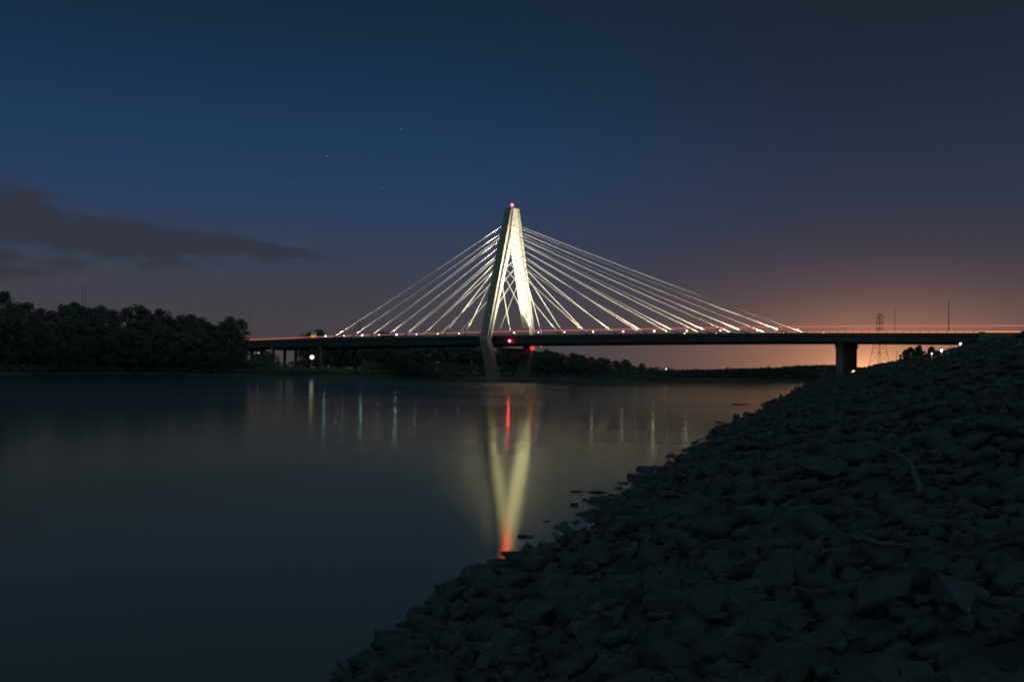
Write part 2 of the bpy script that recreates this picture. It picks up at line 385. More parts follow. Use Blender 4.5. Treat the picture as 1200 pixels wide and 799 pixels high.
# ------------------------------------------------------------------ near bank
SD = [-900, -40, -10, 0, 10, 13.8, 15.5, 19, 21.4, 23.2, 24.8, 33, 47.4, 62.6, 84, 120, 162, 300, 486, 700, 1000, 3000, 9000]
SX = [-60, -11, -7.2, -5.0, -3.0, -2.35, -1.9, -1.3, -.6, .65, 1.65, 3.6, 7.7, 12.5, 18.9, 30.2, 43, 86, 141.8, 207, 308, 1300, 5200]
def shore(D): return interp(D, SD, SX)
def bank_z(x, y):
    d = x-shore(y)
    if d < 0: z = .45*d
    elif d < 28: z = .31*d
    else: z = 8.68+2.5*(1-math.exp(-(d-28)/8))
    bx, by = w2b(x, y)
    e = 18.2-max(0, 222-bx)*.30-max(0, abs(by)-14)*.30
    if bx > 225: e = min(e+.3*(bx-225), 19.6-max(0, abs(by)-14)*.30)
    if d > 0: z = max(z, e)
    if d > 0:
        q = Vector((x, y, 0)); a = min(1, d/3)
        z += a*(.45*noise.noise(q*.13)+.22*noise.noise(q*.45)+.10*noise.noise(q*1.3))
    return z
Ds = sorted(set([-800, -300, -100, -50, -25, -12, -6]+[round(v, 3) for v in np.arange(-3, 30, .45)]+[round(30*1.028**i, 3) for i in range(105)]+[700, 850, 1000, 1500, 3000, 9000]))
ds = [-6, -3, -1.5, -.7, -.2]+[round(v, 2) for v in np.arange(.2, 12, .45)]+[round(12*1.05**i, 2) for i in range(34)]+[70, 80, 92, 106, 122, 140, 170, 220, 300, 500, 1000, 4000, 9000]
vs = []
for D in Ds:
    s = shore(D)
    for d in ds:
        w = .5*noise.noise(Vector((D*.5, 3, 0))) if abs(d) < 3 else 0
        x = s+d+w; vs.append((x, D, bank_z(x, D)))
n = len(ds)
m = MB().add(vs, [(j*n+i, j*n+i+1, (j+1)*n+i+1, (j+1)*n+i) for j in range(len(Ds)-1) for i in range(n-1)])
tag(m.build('riverbank', M['bank'], smooth=True), 'steep riprap river bank rising from the waterline to a levee crest', 'river bank', kind='structure')

# ------------------------------------------------------------------ riprap rocks
def rock_bm(seed, flat, detail):
    r = random.Random(seed); bm = bmesh.new()
    for _ in range(r.choice((11, 13, 16))):
        v = Vector((r.uniform(-1, 1), r.uniform(-1, 1), r.uniform(-1, 1)))
        v = v/max(abs(v.x), abs(v.y), abs(v.z))*r.uniform(.8, 1)*.5 if r.random() < .75 else v.normalized()*.56
        bm.verts.new((v.x, v.y*r.uniform(.72, .8), v.z*flat))
    h = bmesh.ops.convex_hull(bm, input=bm.verts)
    bmesh.ops.delete(bm, geom=list({e for e in h['geom_interior']+h['geom_unused'] if isinstance(e, bmesh.types.BMVert)}), context='VERTS')
    bmesh.ops.dissolve_limit(bm, angle_limit=rad(12), verts=bm.verts, edges=bm.edges)
    if detail:
        bmesh.ops.bevel(bm, geom=list(bm.edges), offset=.018, segments=1, profile=.5, affect='EDGES', clamp_overlap=True)
        bmesh.ops.triangulate(bm, faces=bm.faces)
        bmesh.ops.subdivide_edges(bm, edges=[e for e in bm.edges if e.calc_length() > .16], cuts=2, use_grid_fill=True)
        bmesh.ops.triangulate(bm, faces=bm.faces)
        o = Vector((seed*7.1, seed*3.3, 0))
        for v in bm.verts:
            v.co += v.co.normalized()*(.030*noise.noise(v.co*3.2+o)+.020*noise.noise(v.co*8+o))
    bmesh.ops.triangulate(bm, faces=bm.faces); bmesh.ops.recalc_face_normals(bm, faces=bm.faces)
    return bm
ROCKM = ['rock', 'rock', 'rock2', 'rock2', 'rock3', 'rock']
near_v = []
for i in range(22):
    bm = rock_bm(i+1, random.choice((.45, .55, .7, .5)), True); me = bpy.data.meshes.new('riprap_rock'); bm.to_mesh(me); bm.free()
    me.materials.append(M[ROCKM[i % 6]]); near_v.append(me)
far_v = []
for i in range(26):
    bm = rock_bm(i+41, random.choice((.45, .55, .7)), False)
    far_v.append((np.array([v.co[:] for v in bm.verts]), np.array([[v.index for v in f.verts] for f in bm.faces]))); bm.free()
cand = []
def scatter(d0, d1, dens, smin, smax, up=.56):
    Dv = d0
    step = .5 if d1 <= 30 else (1.0 if d1 < 80 else 3.0)
    while Dv < d1:
        lo, hi = shore(Dv)-.9, min(up*Dv+2.5, shore(Dv)+46)
        if hi > lo:
            for _ in range(rng.poisson(dens*(hi-lo)*step)):
                x, y = rng.uniform(lo, hi), Dv+rng.uniform(0, step)
                s = smin+(smax-smin)*rng.random()**2.6
                cand.append((x, y, s))
        Dv += step
scatter(2.6, 26, 9.0, .16, .70); scatter(2.6, 13, 17.0, .16, .40); scatter(13, 40, 5.0, .2, .4); scatter(26, 72, 3.0, .25, .85); scatter(72, 190, .7, .4, 1.2); scatter(190, 420, .12, .7, 1.5)
for D in np.arange(12, 120, .35):      # the edge of the water is lined with bigger stones
    cand.append((shore(D)+rng.uniform(-.5, .8), D+rng.uniform(-.3, .3), rng.uniform(.25, .6)))
for px, py, s in ((545, 680, .7), (570, 688, .7), (528, 690, .6), (600, 692, .7), (660, 657, .45), (590, 668, .5), (640, 652, .6), (618, 668, .7), (690, 603, .8), (715, 602, .8), (740, 587, .7), (625, 735, .8), (700, 745, .55), (800, 700, .5), (760, 690, .5), (910, 690, .8), (1130, 720, .7), (870, 600, .9), (960, 560, 1.0)):
    lo, hi = 2.5, 400        # where the line of sight meets the bank
    d = view_dir(px, py)
    D = 2.5
    while D < 200 and d.z*D+EYE > max(bank_z(d.x*D, D), 0): D += .1
    cand.append((d.x*D, D, s))
items = []
for x, y, s in cand:
    if y < 2.3 or math.hypot(x, y) < 2.6: continue
    if y < 24 and x < shore(y)-.05: continue
    z = max(bank_z(x, y), -.15)
    u = x/y
    vis = s/math.hypot(x, y, z-EYE)*(1 if abs(u) < .56 else .2)
    items.append((vis, x, y, z, s))
items.sort(reverse=True)
RG = 'riprap rocks heaped on the near bank'
for i, (vis, x, y, z, s) in enumerate(items[:280]):
    me = near_v[i % len(near_v)]
    o = bpy.data.objects.new('riprap_rock', me); C.objects.link(o)
    o.location = (x, y, z+s*.13); o.scale = (s*random.uniform(.9, 1.35), s*random.uniform(.85, 1.1), s*random.uniform(.8, 1.15))
    o.rotation_euler = (random.gauss(-.05, .15), random.gauss(-.2, .15), random.uniform(0, 6.28))
    tag(o, 'rough grey riprap rock lying among many others on the dark bank', 'rock', RG)
acc = {'rock': ([], [], 0), 'rock2': ([], [], 0), 'rock3': ([], [], 0)}
for i, (vis, x, y, z, s) in enumerate(items[280:]):
    V, Fc = far_v[(i*7+i//26) % 26]; k = ROCKM[(i*5+i//7) % 6]
    a = rng.uniform(0, 6.28); tx, ty = rng.normal(0, .2), rng.normal(-.2, .2)
    R = np.array(Matrix.Rotation(tx, 3, 'X') @ Matrix.Rotation(ty, 3, 'Y') @ Matrix.Rotation(a, 3, 'Z'))
    P = (V*np.array([s*rng.uniform(.9, 1.4), s, s*rng.uniform(.8, 1.1)])) @ R.T+np.array([x, y, z+s*.13])
    vl, fl, o = acc[k]; vl.append(P); fl.append(Fc+o); acc[k] = (vl, fl, o+len(P))
# all the smaller and farther stones: one object, three stone colours
Vs, Fs, Ms, o = [], [], [], 0
for mi, k in enumerate(acc):
    vl, fl, n_ = acc[k]; Vs.append(np.concatenate(vl)); f_ = np.concatenate(fl); Fs.append(f_+o); Ms.append(np.full(len(f_), mi)); o += n_
rb = np_mesh('riprap_rubble', np.concatenate(Vs), np.concatenate(Fs), M['rock'])
rb.data.materials.append(M['rock2']); rb.data.materials.append(M['rock3']); rb.data.polygons.foreach_set('material_index', np.concatenate(Ms).astype(np.int32))
tag(rb, 'countless small dark riprap stones covering the near bank', 'rubble', kind='stuff')
# flat stones just awash off the shore
def on_water(px, py): d = view_dir(px, py); t = -EYE/d.z; return d*t+Vector((0, 0, EYE))
for px, py, w, h, lb in ((676, 576, .5, .07, 'low flat dark stone awash beside a pair of stones near the shore'), (641, 611, .3, .05, 'smallest dark stone awash alone in the open water'), (700, 577, .7, .12, 'wide flat stone awash closest to the point of the shore'), (673, 592, .30, .14, 'small rounded stone standing out of the water by the shore'), (684, 586, .22, .12, 'tiny dark stone standing out of the water by the rounded one'), (616, 629, .48, .09, 'flat dark stone awash beside the red reflection'), (868, 474, 3.4, .22, 'long low dark bar of stones awash far along the shore'), (846, 495, 1.3, .14, 'flat stone awash at the foot of the bank below the far bar')):
    p = on_water(px, py); bm = rock_bm(int(px), .5, True); me = bpy.data.meshes.new('awash_stone'); bm.to_mesh(me); bm.free(); me.materials.append(M['wet'])
    o = bpy.data.objects.new('awash_stone', me); C.objects.link(o); o.location = (p.x, p.y, h*.1); o.scale = (w, w*.5, h*2.2); o.rotation_euler = (0, 0, random.uniform(-.3, .3))
    tag(o, lb, 'stone', 'stones awash off the near shore')

# driftwood on the bank
def hit(px, py, lift=.0):
    d = view_dir(px, py); D = 2.5
    while D < 300 and d.z*D+EYE > bank_z(d.x*D, D)+lift: D += .05
    return Vector((d.x*D, D, d.z*D+EYE))
def drift(pts, r0, r1, label, twig=None):
    P = [hit(x, y, .22) for x, y in pts]; n = len(P)
    m = MB(); Q = []
    for i in range(n-1):
        for t in (0, .33, .66): Q.append(P[i].lerp(P[i+1], t)+Vector((random.uniform(-.02, .02), 0, random.uniform(-.02, .02))))
    Q.append(P[-1]); m.tube(Q, [lerp(r0, r1, i/(len(Q)-1)) for i in range(len(Q))], 8)
    o = tag(m.build('driftwood', M['wood'], smooth=True), label, 'driftwood', 'driftwood on the near bank')
    if twig:
        T = [hit(x, y, .23) for x, y in twig]; MB().tube(T, [r1*1.2]+[r1*.6]*(len(T)-1), 6).build('twig', M['wood'], o, smooth=True)
drift([(1078, 578), (1074, 560), (1070, 548), (1060, 537), (1048, 530), (1035, 527)], .055, .022, 'pale curved driftwood branch arched on the dark stones', [(1066, 543), (1062, 552), (1058, 559)])
drift([(1000, 630), (1020, 634), (1042, 637), (1066, 641)], .035, .02, 'straight pale driftwood stick lying below the curved branch')

# ------------------------------------------------------------------ vegetation
def leaf_quads(centers, radii, per, size, r):
    n = len(centers)*per
    c = np.repeat(np.array(centers), per, 0); R = np.repeat(np.array(radii), per, 0)
    d = r.normal(size=(n, 3)); d /= np.linalg.norm(d, axis=1)[:, None]
    p = c+d*(R*r.random(n)**.45)[:, None]*np.array([1, 1, .8])
    a = r.normal(size=(n, 3)); a /= np.linalg.norm(a, axis=1)[:, None]
    b = np.cross(a, r.normal(size=(n, 3))); b /= np.linalg.norm(b, axis=1)[:, None]
    s = (size*r.uniform(.5, 1.2, n))[:, None]
    V = np.stack([p-a*s, p-b*s*.6, p+a*s, p+b*s*.6], 1).reshape(-1, 3)
    return V, np.arange(4*n).reshape(-1, 4)
def make_tree(seed, kind):
    # unit tree: height 1 (scaled when placed): tapered trunk, limbs and a crown of leaf-sized faces in clumps
    r = np.random.default_rng(seed); root = empty('broadleaf_tree' if kind != 'bush' else 'bush')
    m = MB(); H = .55 if kind != 'bush' else .3
    bend = r.normal(0, .02, 2)
    trunk = [Vector((bend[0]*t*t, bend[1]*t*t, t*H)) for t in (-.03, 0, .3, .6, 1)]
    m.tube(trunk, [.028, .024, .018, .014, .008], 7)
    cen, rd = [], []
    wid = {'round': .27, 'tall': .20, 'bush': .45, 'wide': .34}[kind]; z0 = {'round': .18, 'tall': .15, 'bush': .05, 'wide': .2}[kind]
    nl = 26 if kind != 'bush' else 34
    for i in range(nl):
        t = (i+.5)/nl; z = z0+(1-z0-.07)*t; a = i*2.4+r.uniform(-.5, .5)
        prof = math.sin(math.pi*min(1, .18+.82*t)**.8)**.7 if kind != 'tall' else math.sin(math.pi*(.15+.8*t))**.6
        q = wid*prof*r.uniform(.35, 1.0)
        c = Vector((q*math.cos(a), q*math.sin(a), z+r.uniform(-.02, .02)))
        s0 = trunk[2].lerp(trunk[-1], min(1, t*1.1)); m.tube([s0, s0.lerp(c, .5)+Vector((0, 0, .02)), c], [.007, .004, .002], 4)
        cen.append(c[:]); rd.append(r.uniform(.07, .125)*(1.25 if kind == 'bush' else 1))
    cen.append((bend[0], bend[1], .93)); rd.append(.07)
    m.build('trunk', M['bark'], root)
    V, Q = leaf_quads(cen, rd, 150 if kind != 'bush' else 170, .0165 if kind != 'bush' else .04, r)
    np_mesh('crown', V, Q, M['leaf'] if seed % 3 else M['leaf2'], root)
    return root
kinds = ['round', 'tall', 'wide', 'round', 'wide', 'tall', 'round']
PROTO = [make_tree(100+i, k) for i, k in enumerate(kinds)]; BUSH = [make_tree(200+i, 'bush') for i in range(3)]
used = set()
def place(protos, p, h, label, group, wx=1.0):
    pr = random.choice(protos)
    if pr.name in used: o = copy_tree(pr)
    else: o = pr; used.add(pr.name)
    o.location = p; o.scale = (h*wx, h*wx, h); o.rotation_euler = (0, 0, random.uniform(0, 6.28))
    for k in ('label', 'group', 'category'):
        if k in o: del o[k]
    return tag(o, label, 'tree' if protos is PROTO else 'bush', group)
def bank_depth(px):      # depth at which a column of the view meets the far bank
    u = view_dir(px, 440).x; best = 900
    for (x0, y0), (x1, y1) in zip(FB[3:-1], FB[4:]):
        a, b = x0-u*y0, x1-u*y1
        if a*b <= 0 and a != b: best = lerp(y0, y1, a/(a-b)); break
    return best
def tree_px(px, py, depth, label, group, wx=1.0, base=2.6, protos=None):
    t = at(px, py, depth); return place(protos or PROTO, (t.x, t.y, base-.3), (t.z-base+.3)/1.0, label, group, wx)
WG = 'dark trees of the wood on the far bank'; WL = 'dark broadleaf tree merging into the black wood on the far bank'
sky = [(3, 339, 'tallest tree of the wood, standing up alone at its outer end'), (14, 358, None), (30, 352, None), (45, 360, None), (60, 362, None), (76, 355, None), (86, 352, None), (97, 356, 'wide dark tree right below the tall twin mast'), (110, 359, None), (119, 357, None), (131, 361, None), (146, 360, None), (161, 356, 'rounded crown making the highest bump midway along the wood'), (171, 362, None), (179, 366, None), (189, 360, 'narrow pointed crown standing just above its neighbours in the wood'), (197, 370, None), (205, 373, None), (213, 368, None), (223, 367, None), (236, 371, None), (244, 377, None), (252, 380, None), (260, 376, None), (270, 370, 'bushy end tree of the wood beside the start of the red light trail'), (280, 373, None), (276, 386, None), (284, 400, None), (-14, 350, None), (-30, 356, None)]
for px, py, lb in sky:
    tree_px(px, py, bank_depth(max(px, 2))+random.uniform(18, 34), lb or WL, None if lb else WG, random.uniform(.95, 1.25))
for i in range(34):       # second rank lower down, in front
    px = -8+i*8.9+random.uniform(-3, 3); y0 = interp(px, [s_[0] for s_ in sky[:28]], [s_[1] for s_ in sky[:28]])
    tree_px(px, y0+random.uniform(14, 34), bank_depth(max(px, 2))+random.uniform(8, 15), WL, WG, random.uniform(1.1, 1.5), 1.8)
BG, BL = 'dark trees behind the bridge on the far bank', 'dark tree seen under and behind the bridge deck'
for px, py, lb in ((362, 388, 'tree crown showing above the deck beside the lit yellow sign'), (374, 385, 'taller tree crown rising above the deck just past the lit yellow sign'), (398, 389, 'low round crown peeping over the deck beyond the outermost cable foot'), (449, 388, 'low tree crown peeping over the deck under the middle back stay cables'), (458, 388.5, 'smaller tree crown touching the one under the middle back stay cables')):
    tree_px(px, py, bank_depth(px)+random.uniform(185, 200), lb, None, 1.3)
for px, py in [(298+i*7+random.uniform(-2, 2), None) for i in range(42)]:
    if 320 < px < 362: y0 = random.uniform(421, 425)
    elif px < 320: y0 = random.uniform(410, 416)
    else: y0 = random.uniform(399, 406)
    tree_px(px, y0, max(bank_depth(px)+30, 640 if px > 355 and px < 480 else 0)+random.uniform(0, 40), BL, BG, random.uniform(1.3, 1.8))
RGp, RL = 'dark trees falling away beyond the pylon on the far bank', 'dark tree in the wooded slope falling away beyond the pylon'
SKX = [575, 600, 630, 643, 667, 693, 715, 733, 750, 767, 778, 800]; SKY = [411, 409, 410, 409, 413, 418, 419, 421, 425, 430, 433, 434]
for i in range(64):
    px = 576+i*3.15+random.uniform(-4, 4); y0 = interp(px, SKX, SKY)+random.choice((-.6, .2, 1.2, 2.5, 5, 8))
    if px > 774: continue
    tree_px(px, min(y0, 434.5), bank_depth(px)+random.uniform(12, 50), RL, RGp, random.uniform(1.1, 2.1), 2.2)
# far-off wood that closes the river, and the undergrowth at the water's edge
def wood(name, pts, label, cat, size, per):
    cen, rd = [], []
    for p, r_ in pts: cen.append(p); rd.append(r_)
    V, Q = leaf_quads(cen, rd, per, size, np.random.default_rng(77)); return tag(np_mesh(name, V, Q, M['leaf3' if name == 'distant_wood' else 'leaf']), label, cat, kind='stuff')
pts = []
KX = [770, 790, 800, 830, 867, 890, 917, 933, 955, 977, 1000, 1060]; KY = [434.5, 433.5, 433.5, 433, 431.5, 431, 430, 428.5, 427.5, 427.5, 429, 436]
for px in np.arange(772, 1050, .8):
    D = bank_depth(px)+random.uniform(20, 60); t = at(px, interp(px, KX, KY)+random.uniform(-.7, .9), D)
    z = 2.0
    while z < t.z-1.2:
        pts.append(((t.x+random.uniform(-3, 3), t.y+random.uniform(-8, 8), z), random.uniform(2.2, 3.2))); z += 1.5
    pts.append(((t.x, t.y, t.z-1.4), random.uniform(1.2, 2.0)))
wood('distant_wood', pts, 'low distant wood closing off the river bend under the orange glow', 'wood', .62, 34)
pts = []
for px in np.arange(-20, 790, 1.2):
    D = bank_depth(max(px, 2))+random.uniform(6, 15); q = at(px, 438, D)
    pts.append(((q.x, q.y, random.uniform(1.6, 3.2)), random.uniform(1.2, 2.4)))
    hi = 7.5 if not 318 < px < 425 else 3.6
    for k in range(3):
        D = bank_depth(max(px, 2))+random.uniform(14, 34); q = at(px, 438, D); pts.append(((q.x, q.y, random.uniform(2.5, hi)), random.uniform(1.6, 2.8)))
wood('undergrowth', pts, 'dark undergrowth along the edge of the far bank', 'undergrowth', .45, 44)
# bushes on the crest of the near bank
for px, py, D, h, lb in ((1061, 410, 215, 2.9, 'dark bush on the levee crest lowest down the slope, catching green lamplight'), (1067, 406.5, 222, 3.0, 'round bush on the levee crest between the lowest bush and the tall one'), (1077, 405, 225, 3.4, 'largest round bush on the levee crest below the bridge deck'), (1092, 405.5, 228, 2.4, 'small open bush on the levee crest between the two white lamps'), (1103, 408, 230, 1.8, 'small pointed bush on the levee crest behind the brighter white lamp'), (1013, 430, 330, 2.2, 'tiny bush on the bank crest beside the amber lamp'), (1006, 434, 340, 2.0, 'low bush on the bank touching the foot of the pier')):
    t = at(px, py, D); place(BUSH, (t.x, t.y, t.z-h), h, lb, None, 1.0)
# dry grass and weeds along the crest
gv = []
cen, rd = [], []
for i in range(1500):
    D = 40*random.random()**1.3*7+30; x = shore(D)+random.uniform(20, 48)
    if abs(x/D) > .62: continue
    cen.append((x, D, bank_z(x, D)+.15)); rd.append(random.uniform(.25, .6))
V, Q = leaf_quads(cen, rd, 14, .16, np.random.default_rng(9)); tag(np_mesh('grass', V, Q, M['grass']), 'rough dry grass and weeds along the levee crest', 'grass', kind='stuff')

# ------------------------------------------------------------------ poles, masts, pylons of the power line
def lattice_tower(px, top_y, depth, label, base_w, top_w, base_z, thick, arms, thin=.32):
    t = at(px, top_y, depth); H = t.z-base_z
    root = tag(empty('power_pylon', (t.x, t.y, base_z), rad(20)), label, 'power pylon')
    def w(z): return lerp(base_w, top_w, min(1, z/(H*.72))) if z < H*.72 else lerp(top_w, top_w*.7, (z-H*.72)/(H*.28))
    for sx in (-1, 1):
        for sy in (-1, 1):
            MB().tube([(sx*w(z)/2, sy*w(z)/2, z) for z in (0, H*.72, H)], thick, 5).build('leg', M['lattice'], root)
    m = MB(); z = 0
    while z < H-2:
        z2 = min(H, z+max(3.0, w(z)*.85)); a, b = w(z)/2, w(z2)/2
        for (x0, y0), (x1, y1) in (((-1, -1), (1, -1)), ((1, -1), (1, 1)), ((1, 1), (-1, 1)), ((-1, 1), (-1, -1))):
            m.tube([(x0*a, y0*a, z), (x1*b, y1*b, z2)], thick*thin, 4); m.tube([(x1*a, y1*a, z), (x0*b, y0*b, z2)], thick*thin, 4)
            m.tube([(x0*b, y0*b, z2), (x1*b, y1*b, z2)], thick*thin, 4)
        z = z2
    m.build('bracing', M['lattice'], root)
    for f_, l0, l1 in arms:
        z = H*f_; m = MB()
        for s, l in ((-1, l0), (1, l1)):
            if l: m.tube([(s*w(z)/2, 0, z), (s*(w(z)/2+l), 0, z+.4)], thick*.8, 4).tube([(s*w(z)/2, 0, z+2.2), (s*(w(z)/2+l), 0, z+.4)], thick*.8, 4)
        m.build('crossarm', M['lattice'], root)
    return root
lattice_tower(1031, 367.5, 640, 'tall lattice power pylon standing behind the bridge in the orange glow', 11.0, 3.0, 4.0, .14, ((.93, 0, 4.2), (.84, 2, 2), (.70, 3, 0)))
lattice_tower(421.5, 375, 880, 'faint distant lattice power pylon behind the back stay cables', 9.0, 3.2, 4.0, .15, ((.96, 4, 4), (.86, 5, 5), (.76, 4, 4)))
def mast(px, py, depth, base, r, label, group=None, arm=None, twin=None):
    t = at(px, py, depth); root = tag(empty('utility_mast' if not arm else 'lamp_post', (t.x, t.y, base)), label, 'mast' if not arm else 'lamp post', group); H = t.z-base
    m = MB().tube([(0, 0, 0), (0, 0, H*.5), (0, 0, H)], [r*1.3, r, r*.7], 8)
    if twin:
        m.tube([(twin, 0, 0), (twin, 0, H*.96)], r*.7, 6)
    m.build('pole', M['pole'], root, smooth=True)
    if twin:
        m = MB()
        for q in (.7, .8, .9): m.tube([(-.4, 0, H*q), (twin+.4, 0, H*q)], r*.5, 5)
        m.build('crossarm', M['pole'], root)
    if arm:
        MB().tube([(0, 0, H-.3), (.25*arm, .4*arm, H+.05), (.5*arm, 1.0*arm, H+.1)], [.06, .05, .05], 6).build('arm', M['pole'], root)
        MB().box((.55*arm, 1.25*arm, H+.06), (.3, .7, .14)).build('lamp_head', M['pole'], root)
mast(97, 332, 480, 3, .16, 'tall twin mast with crossarms rising out of the dark wood', twin=1.7)
mast(292, 361, 560, 3, .08, 'faint slim mast standing by the end of the wood', twin=1.6)
bq = 204; w_ = b2w(bq, -HW+.9, 0); mast(1112, 353, w_.y, dz(bq)-1.0, .17, 'unlit tall lamp post on the bridge near its bank end', None, 1)
bq = 214; w_ = b2w(bq, HW-.9, 0); mast(1049, 361, at(1049, 361, 1).y*402, dz(190)-1.0, .10, 'slimmer unlit lamp post on the bridge above the power pylon', None, 1)
mast(1051, 411, 420, 7, .10, 'short thin pole standing on the levee beyond the power pylon')
# faint wires running from the power pylon
t0 = at(1031, 372, 640)
for dx, y1, lb in ((0, 376, 'upper thin power line sagging away behind the bridge'), (.8, 379, 'lower thin power line sagging away behind the bridge')):
    t1 = at(905, y1+4, 1100); a = t0+Vector((0, 0, -3*dx)); P = []
    for i in range(17):
        t = i/16; q = a.lerp(t1, t); q.z -= 4*t*(1-t)*5; P.append(q)
    tag(MB().tube(P, .05, 4).build('power_line', M['lattice']), lb, 'power line')

# ------------------------------------------------------------------ separate lamps on the ground
def lamp(px, py, depth, base, r, mt, label, name='yard_lamp', light=None):
    t = at(px, py, depth); root = tag(empty(name, (t.x, t.y, base)), label, 'lamp'); H = t.z-base
    MB().tube([(0, 0, 0), (0, .0, max(.4, H-r))], [.10, .07], 6).build('pole', M['pole'], root)
    MB().box((0, r*.75, H+r*.2), (r*1.7, r*.5, r*1.7)).build('lamp_head', M['fixture'], root)
    MB().ball((0, 0, H), r, 14, 10, (1, .6, 1)).build('lens', M[mt], root)
    if light:
        l = bpy.data.lights.new('lamp_glow', 'POINT'); l.energy = light; l.color = (1, .9, .68); l.shadow_soft_size = r
        o = bpy.data.objects.new('lamp_glow', l); C.objects.link(o); o.parent = root; o.location = (0, -r*1.6-.3, H)
lamp(365.5, 418.5, 566, 2.4, 1.25, 'flood', 'dazzling white yard floodlight under the bridge on the far bank', light=None)
lamp(303, 413.5, 500, 2.5, .35, 'dim', 'dim greenish lamp among the trees under the start of the deck')
for px, py, D, r_, mt, lb, e_ in ((1092, 414.5, 135, .09, 'small', 'smaller white lamp on the levee crest lower down', 500), (1103.5, 410.5, 132, .13, 'warm', 'brighter white lamp on the levee crest beside a pointed bush', 900)):
    t = at(px, py, D); lamp(px, py, D, bank_z(t.x, t.y)-.3, r_, mt, lb, light=e_*.06)
lamp(1000.5, 435.5, 372, 4.0, .55, 'amberlamp', 'glowing amber lamp at the foot of the river pier', light=1500)
lamp(781, 432.3, 680, 3.0, .55, 'small', 'tiny white lamp on the distant shore beyond the wooded slope')
lamp(634, 405.5, 640, 3.0, .45, 'dim', 'dim pale lamp above the trees just past the orange-red lamp')
# lit sign panels standing beyond the deck
t = at(367.5, 393.5, 628); sg = tag(empty('illuminated_sign', (t.x, t.y, 14)), 'small lit sign in teal, yellow and red bands above the deck', 'sign'); H = t.z-14
MB().tube([(0, .2, -11), (0, .2, H+1.5)], .2, 6).build('pole', M['pole'], sg)
MB().box((0, .15, H-.1), (3.8, .2, 5.2)).build('backing', M['panel'], sg)
MB().box((0, 0, H-.3), (3.4, .1, 1.2)).build('panel', M['signy'], sg)['label'] = 'bright yellow panel'
MB().box((.1, 0, H+1.5), (3.0, .1, 1.4)).build('panel', M['signg'], sg)['label'] = 'dim teal panel'
MB().box((0, 0, H-1.6), (2.6, .1, .8)).build('panel', M['signr'], sg)['label'] = 'dim red panel'

# ------------------------------------------------------------------ sky
W = bpy.data.worlds.new('World'); sc.world = W; W.use_nodes = True
nt = W.node_tree; bgn = nt.nodes['Background']; L = nt.links
def N(t, **k):
    n = nt.nodes.new(t)
    for a, b in k.items(): setattr(n, a, b)
    return n
def plug(x, sock):
    if hasattr(x, 'is_linked') or isinstance(x, bpy.types.NodeSocket): L.new(x, sock)
    else: sock.default_value = x
def mth(op, a, b=None, c=None, clamp=False):
    n = N('ShaderNodeMath', operation=op); n.use_clamp = clamp; plug(a, n.inputs[0])
    if b is not None: plug(b, n.inputs[1])
    if c is not None: plug(c, n.inputs[2])
    return n.outputs[0]
def sstep(x, a, b):
    n = N('ShaderNodeMapRange', interpolation_type='SMOOTHSTEP'); plug(x, n.inputs['Value']); n.inputs['From Min'].default_value = a; n.inputs['From Max'].default_value = b
    return n.outputs[0]
def mixc(f, a, b, blend='MIX'):
    n = N('ShaderNodeMix', data_type='RGBA', blend_type=blend); n.clamp_result = False
    plug(f, n.inputs[0])
    for q, i in ((a, 6), (b, 7)):
        if isinstance(q, tuple): n.inputs[i].default_value = (*q, 1)
        else: L.new(q, n.inputs[i])
    return n.outputs[2]
geo = N('ShaderNodeTexCoord'); sep = N('ShaderNodeSeparateXYZ'); L.new(geo.outputs['Generated'], sep.inputs[0])
X_, Y_, Z_ = sep.outputs
el = mth('MULTIPLY', mth('ARCSINE', Z_), 180/math.pi)
az = mth('MULTIPLY', mth('ARCTAN2', X_, Y_), 180/math.pi)
def ramp(stops):     # sky colour by height above the horizon in degrees (0 to 60)
    n = N('ShaderNodeValToRGB'); cr = n.color_ramp; cr.interpolation = 'B_SPLINE'
    while len(cr.elements) < len(stops): cr.elements.new(.5)
    for e, (d, c) in zip(cr.elements, stops): e.position = d/60; e.color = (*srgb(*c), 1)
    L.new(mth('DIVIDE', el, 60.0, clamp=True), n.inputs[0]); return n.outputs[0]
left = ramp([(0, (70, 65, 67)), (3, (68, 65, 70)), (5, (62, 65, 78)), (7.5, (49, 63, 88)), (9.5, (41, 62, 94)), (12, (33, 60, 93)), (16, (25, 50, 78)), (20, (22, 42, 61)), (26, (20, 35, 50)), (60, (30, 48, 62))])
right = ramp([(0, (70, 64, 66)), (3, (64, 61, 68)), (5.5, (58, 58, 71)), (8, (52, 56, 72)), (11, (44, 53, 71)), (14, (36, 48, 65)), (17, (30, 43, 56)), (21, (27, 39, 50)), (26, (22, 34, 44)), (60, (30, 46, 58))])
base = mixc(sstep(az, -6, 20), left, right)
# town glow beyond the far end of the bridge
GA = 20.5
da = mth('SUBTRACT', az, GA)
def glow(sa, se, col, power=1.0, a0=0.0):
    q = mth('ADD', mth('POWER', mth('DIVIDE', mth('ABSOLUTE', mth('SUBTRACT', da, a0)), sa), 2.0), mth('POWER', mth('DIVIDE', mth('ABSOLUTE', el), se), 2.0))
    e = mth('EXPONENT', mth('MULTIPLY', mth('POWER', q, power), -1.0))
    n = N('ShaderNodeMix', data_type='RGBA'); n.inputs[6].default_value = (0, 0, 0, 1); n.inputs[7].default_value = (*col, 1); L.new(e, n.inputs[0]); return n.outputs[2]
sky_ = base
for g in (glow(5.2, 2.4, (.70, .26, .10), .62), glow(14, 3.8, (.046, .022, .009), .9, 4), glow(1.0, .8, (1.0, .5, .2), .6, -.9)):
    sky_ = mixc(1.0, sky_, g, 'ADD')
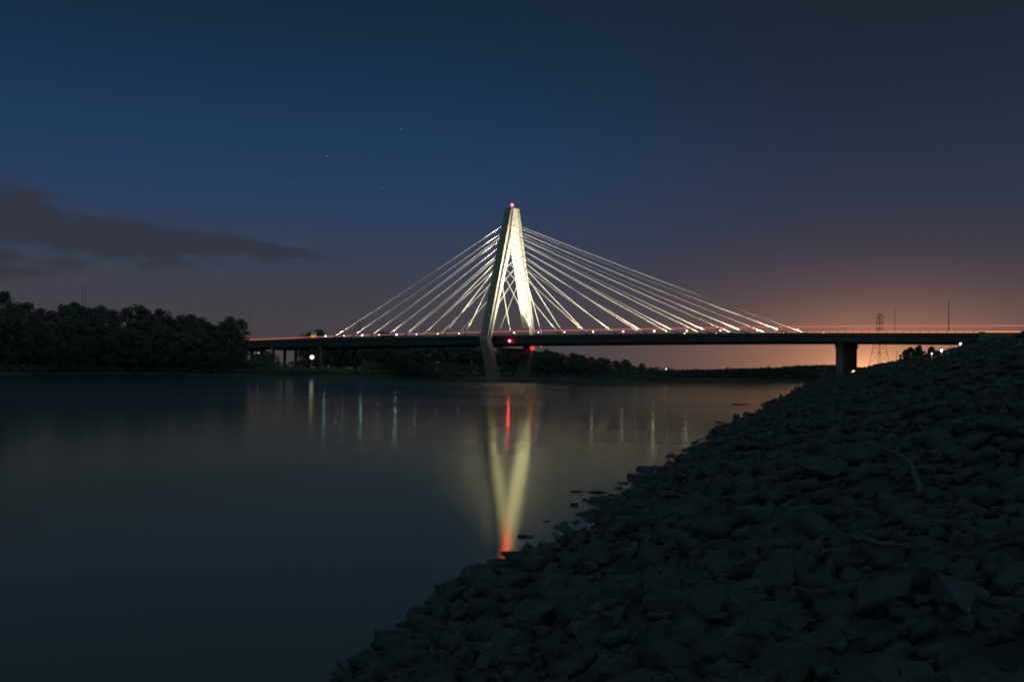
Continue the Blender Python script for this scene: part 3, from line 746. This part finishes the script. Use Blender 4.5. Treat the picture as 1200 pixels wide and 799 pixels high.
# cloud bank low over the wood
cmb = N('ShaderNodeCombineXYZ'); L.new(mth('MULTIPLY', az, .16), cmb.inputs[0]); L.new(mth('MULTIPLY', el, .62), cmb.inputs[1])
cn = N('ShaderNodeTexNoise'); cn.inputs['Scale'].default_value = 1.5; cn.inputs['Detail'].default_value = 7; cn.inputs['Roughness'].default_value = .52; L.new(cmb.outputs[0], cn.inputs['Vector'])
lo_el = mth('ADD', mth('MULTIPLY', az, .075), 7.1)           # middle height of the bank falls gently towards its thin end
ctr = mth('ADD', mth('MULTIPLY', mth('ADD', az, 27), -.045), 7.0)
half = mth('ADD', mth('MULTIPLY', mth('ADD', az, 11), -.14), .25)
band = mth('SUBTRACT', 1.0, mth('DIVIDE', mth('ABSOLUTE', mth('SUBTRACT', el, ctr)), mth('MAXIMUM', half, .25)))
cm = sstep(mth('ADD', mth('MULTIPLY', band, .8), mth('MULTIPLY', mth('SUBTRACT', cn.outputs[0], .5), 2.6)), -.03, .5)
cm = mth('MULTIPLY', cm, mth('MULTIPLY', sstep(az, -9.5, -13), sstep(az, -75, -45)))
sky_ = mixc(mth('MULTIPLY', cm, .85), sky_, srgb(50, 52, 63))
# a few stars
for px, py, s in ((383.5, 183, .15), (470, 151, .12), (447, 221, .08), (339, 215, .04)):
    d = view_dir(px, py).normalized()
    vm = N('ShaderNodeVectorMath', operation='DISTANCE'); L.new(geo.outputs['Generated'], vm.inputs[0]); vm.inputs[1].default_value = d
    sky_ = mixc(1.0, sky_, mixc(sstep(vm.outputs['Value'], .00085, .0003), (0, 0, 0), (s, s, s)), 'ADD')
# sky brightened behind the camera: added fill for bank, trees and deck
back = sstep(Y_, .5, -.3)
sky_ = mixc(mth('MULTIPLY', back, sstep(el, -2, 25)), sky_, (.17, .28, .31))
ns = N('ShaderNodeTexSky', sky_type='NISHITA'); ns.sun_disc = False; ns.sun_elevation = rad(-2); ns.sun_rotation = rad(20.5); 
nsc = mixc(1.0, ns.outputs[0], (.0006, .0006, .0006), 'MULTIPLY')
sky_ = mixc(1.0, sky_, nsc, 'ADD')
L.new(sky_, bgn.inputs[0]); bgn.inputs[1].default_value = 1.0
# last trace of the sunk sun: very weak and soft
sl = bpy.data.lights.new('sun', 'SUN'); sl.energy = .012; sl.angle = rad(12); sl.color = (1, .72, .5); so = bpy.data.objects.new('sun', sl); C.objects.link(so)
so.rotation_euler = (rad(84), 0, rad(180-20.5))

for p in PROTO+BUSH:
    if p.name not in used:
        for ch in list(p.children): bpy.data.objects.remove(ch)
        bpy.data.objects.remove(p)
sc.view_settings.view_transform = 'Standard'; sc.view_settings.look = 'None'; sc.view_settings.exposure = 0; sc.view_settings.gamma = 1; sc.view_settings.use_curve_mapping = False
sc.cycles.filter_width = 1.9; sc.cycles.max_bounces = 5; sc.cycles.diffuse_bounces = 3; sc.cycles.glossy_bounces = 3; sc.cycles.sample_clamp_indirect = 4
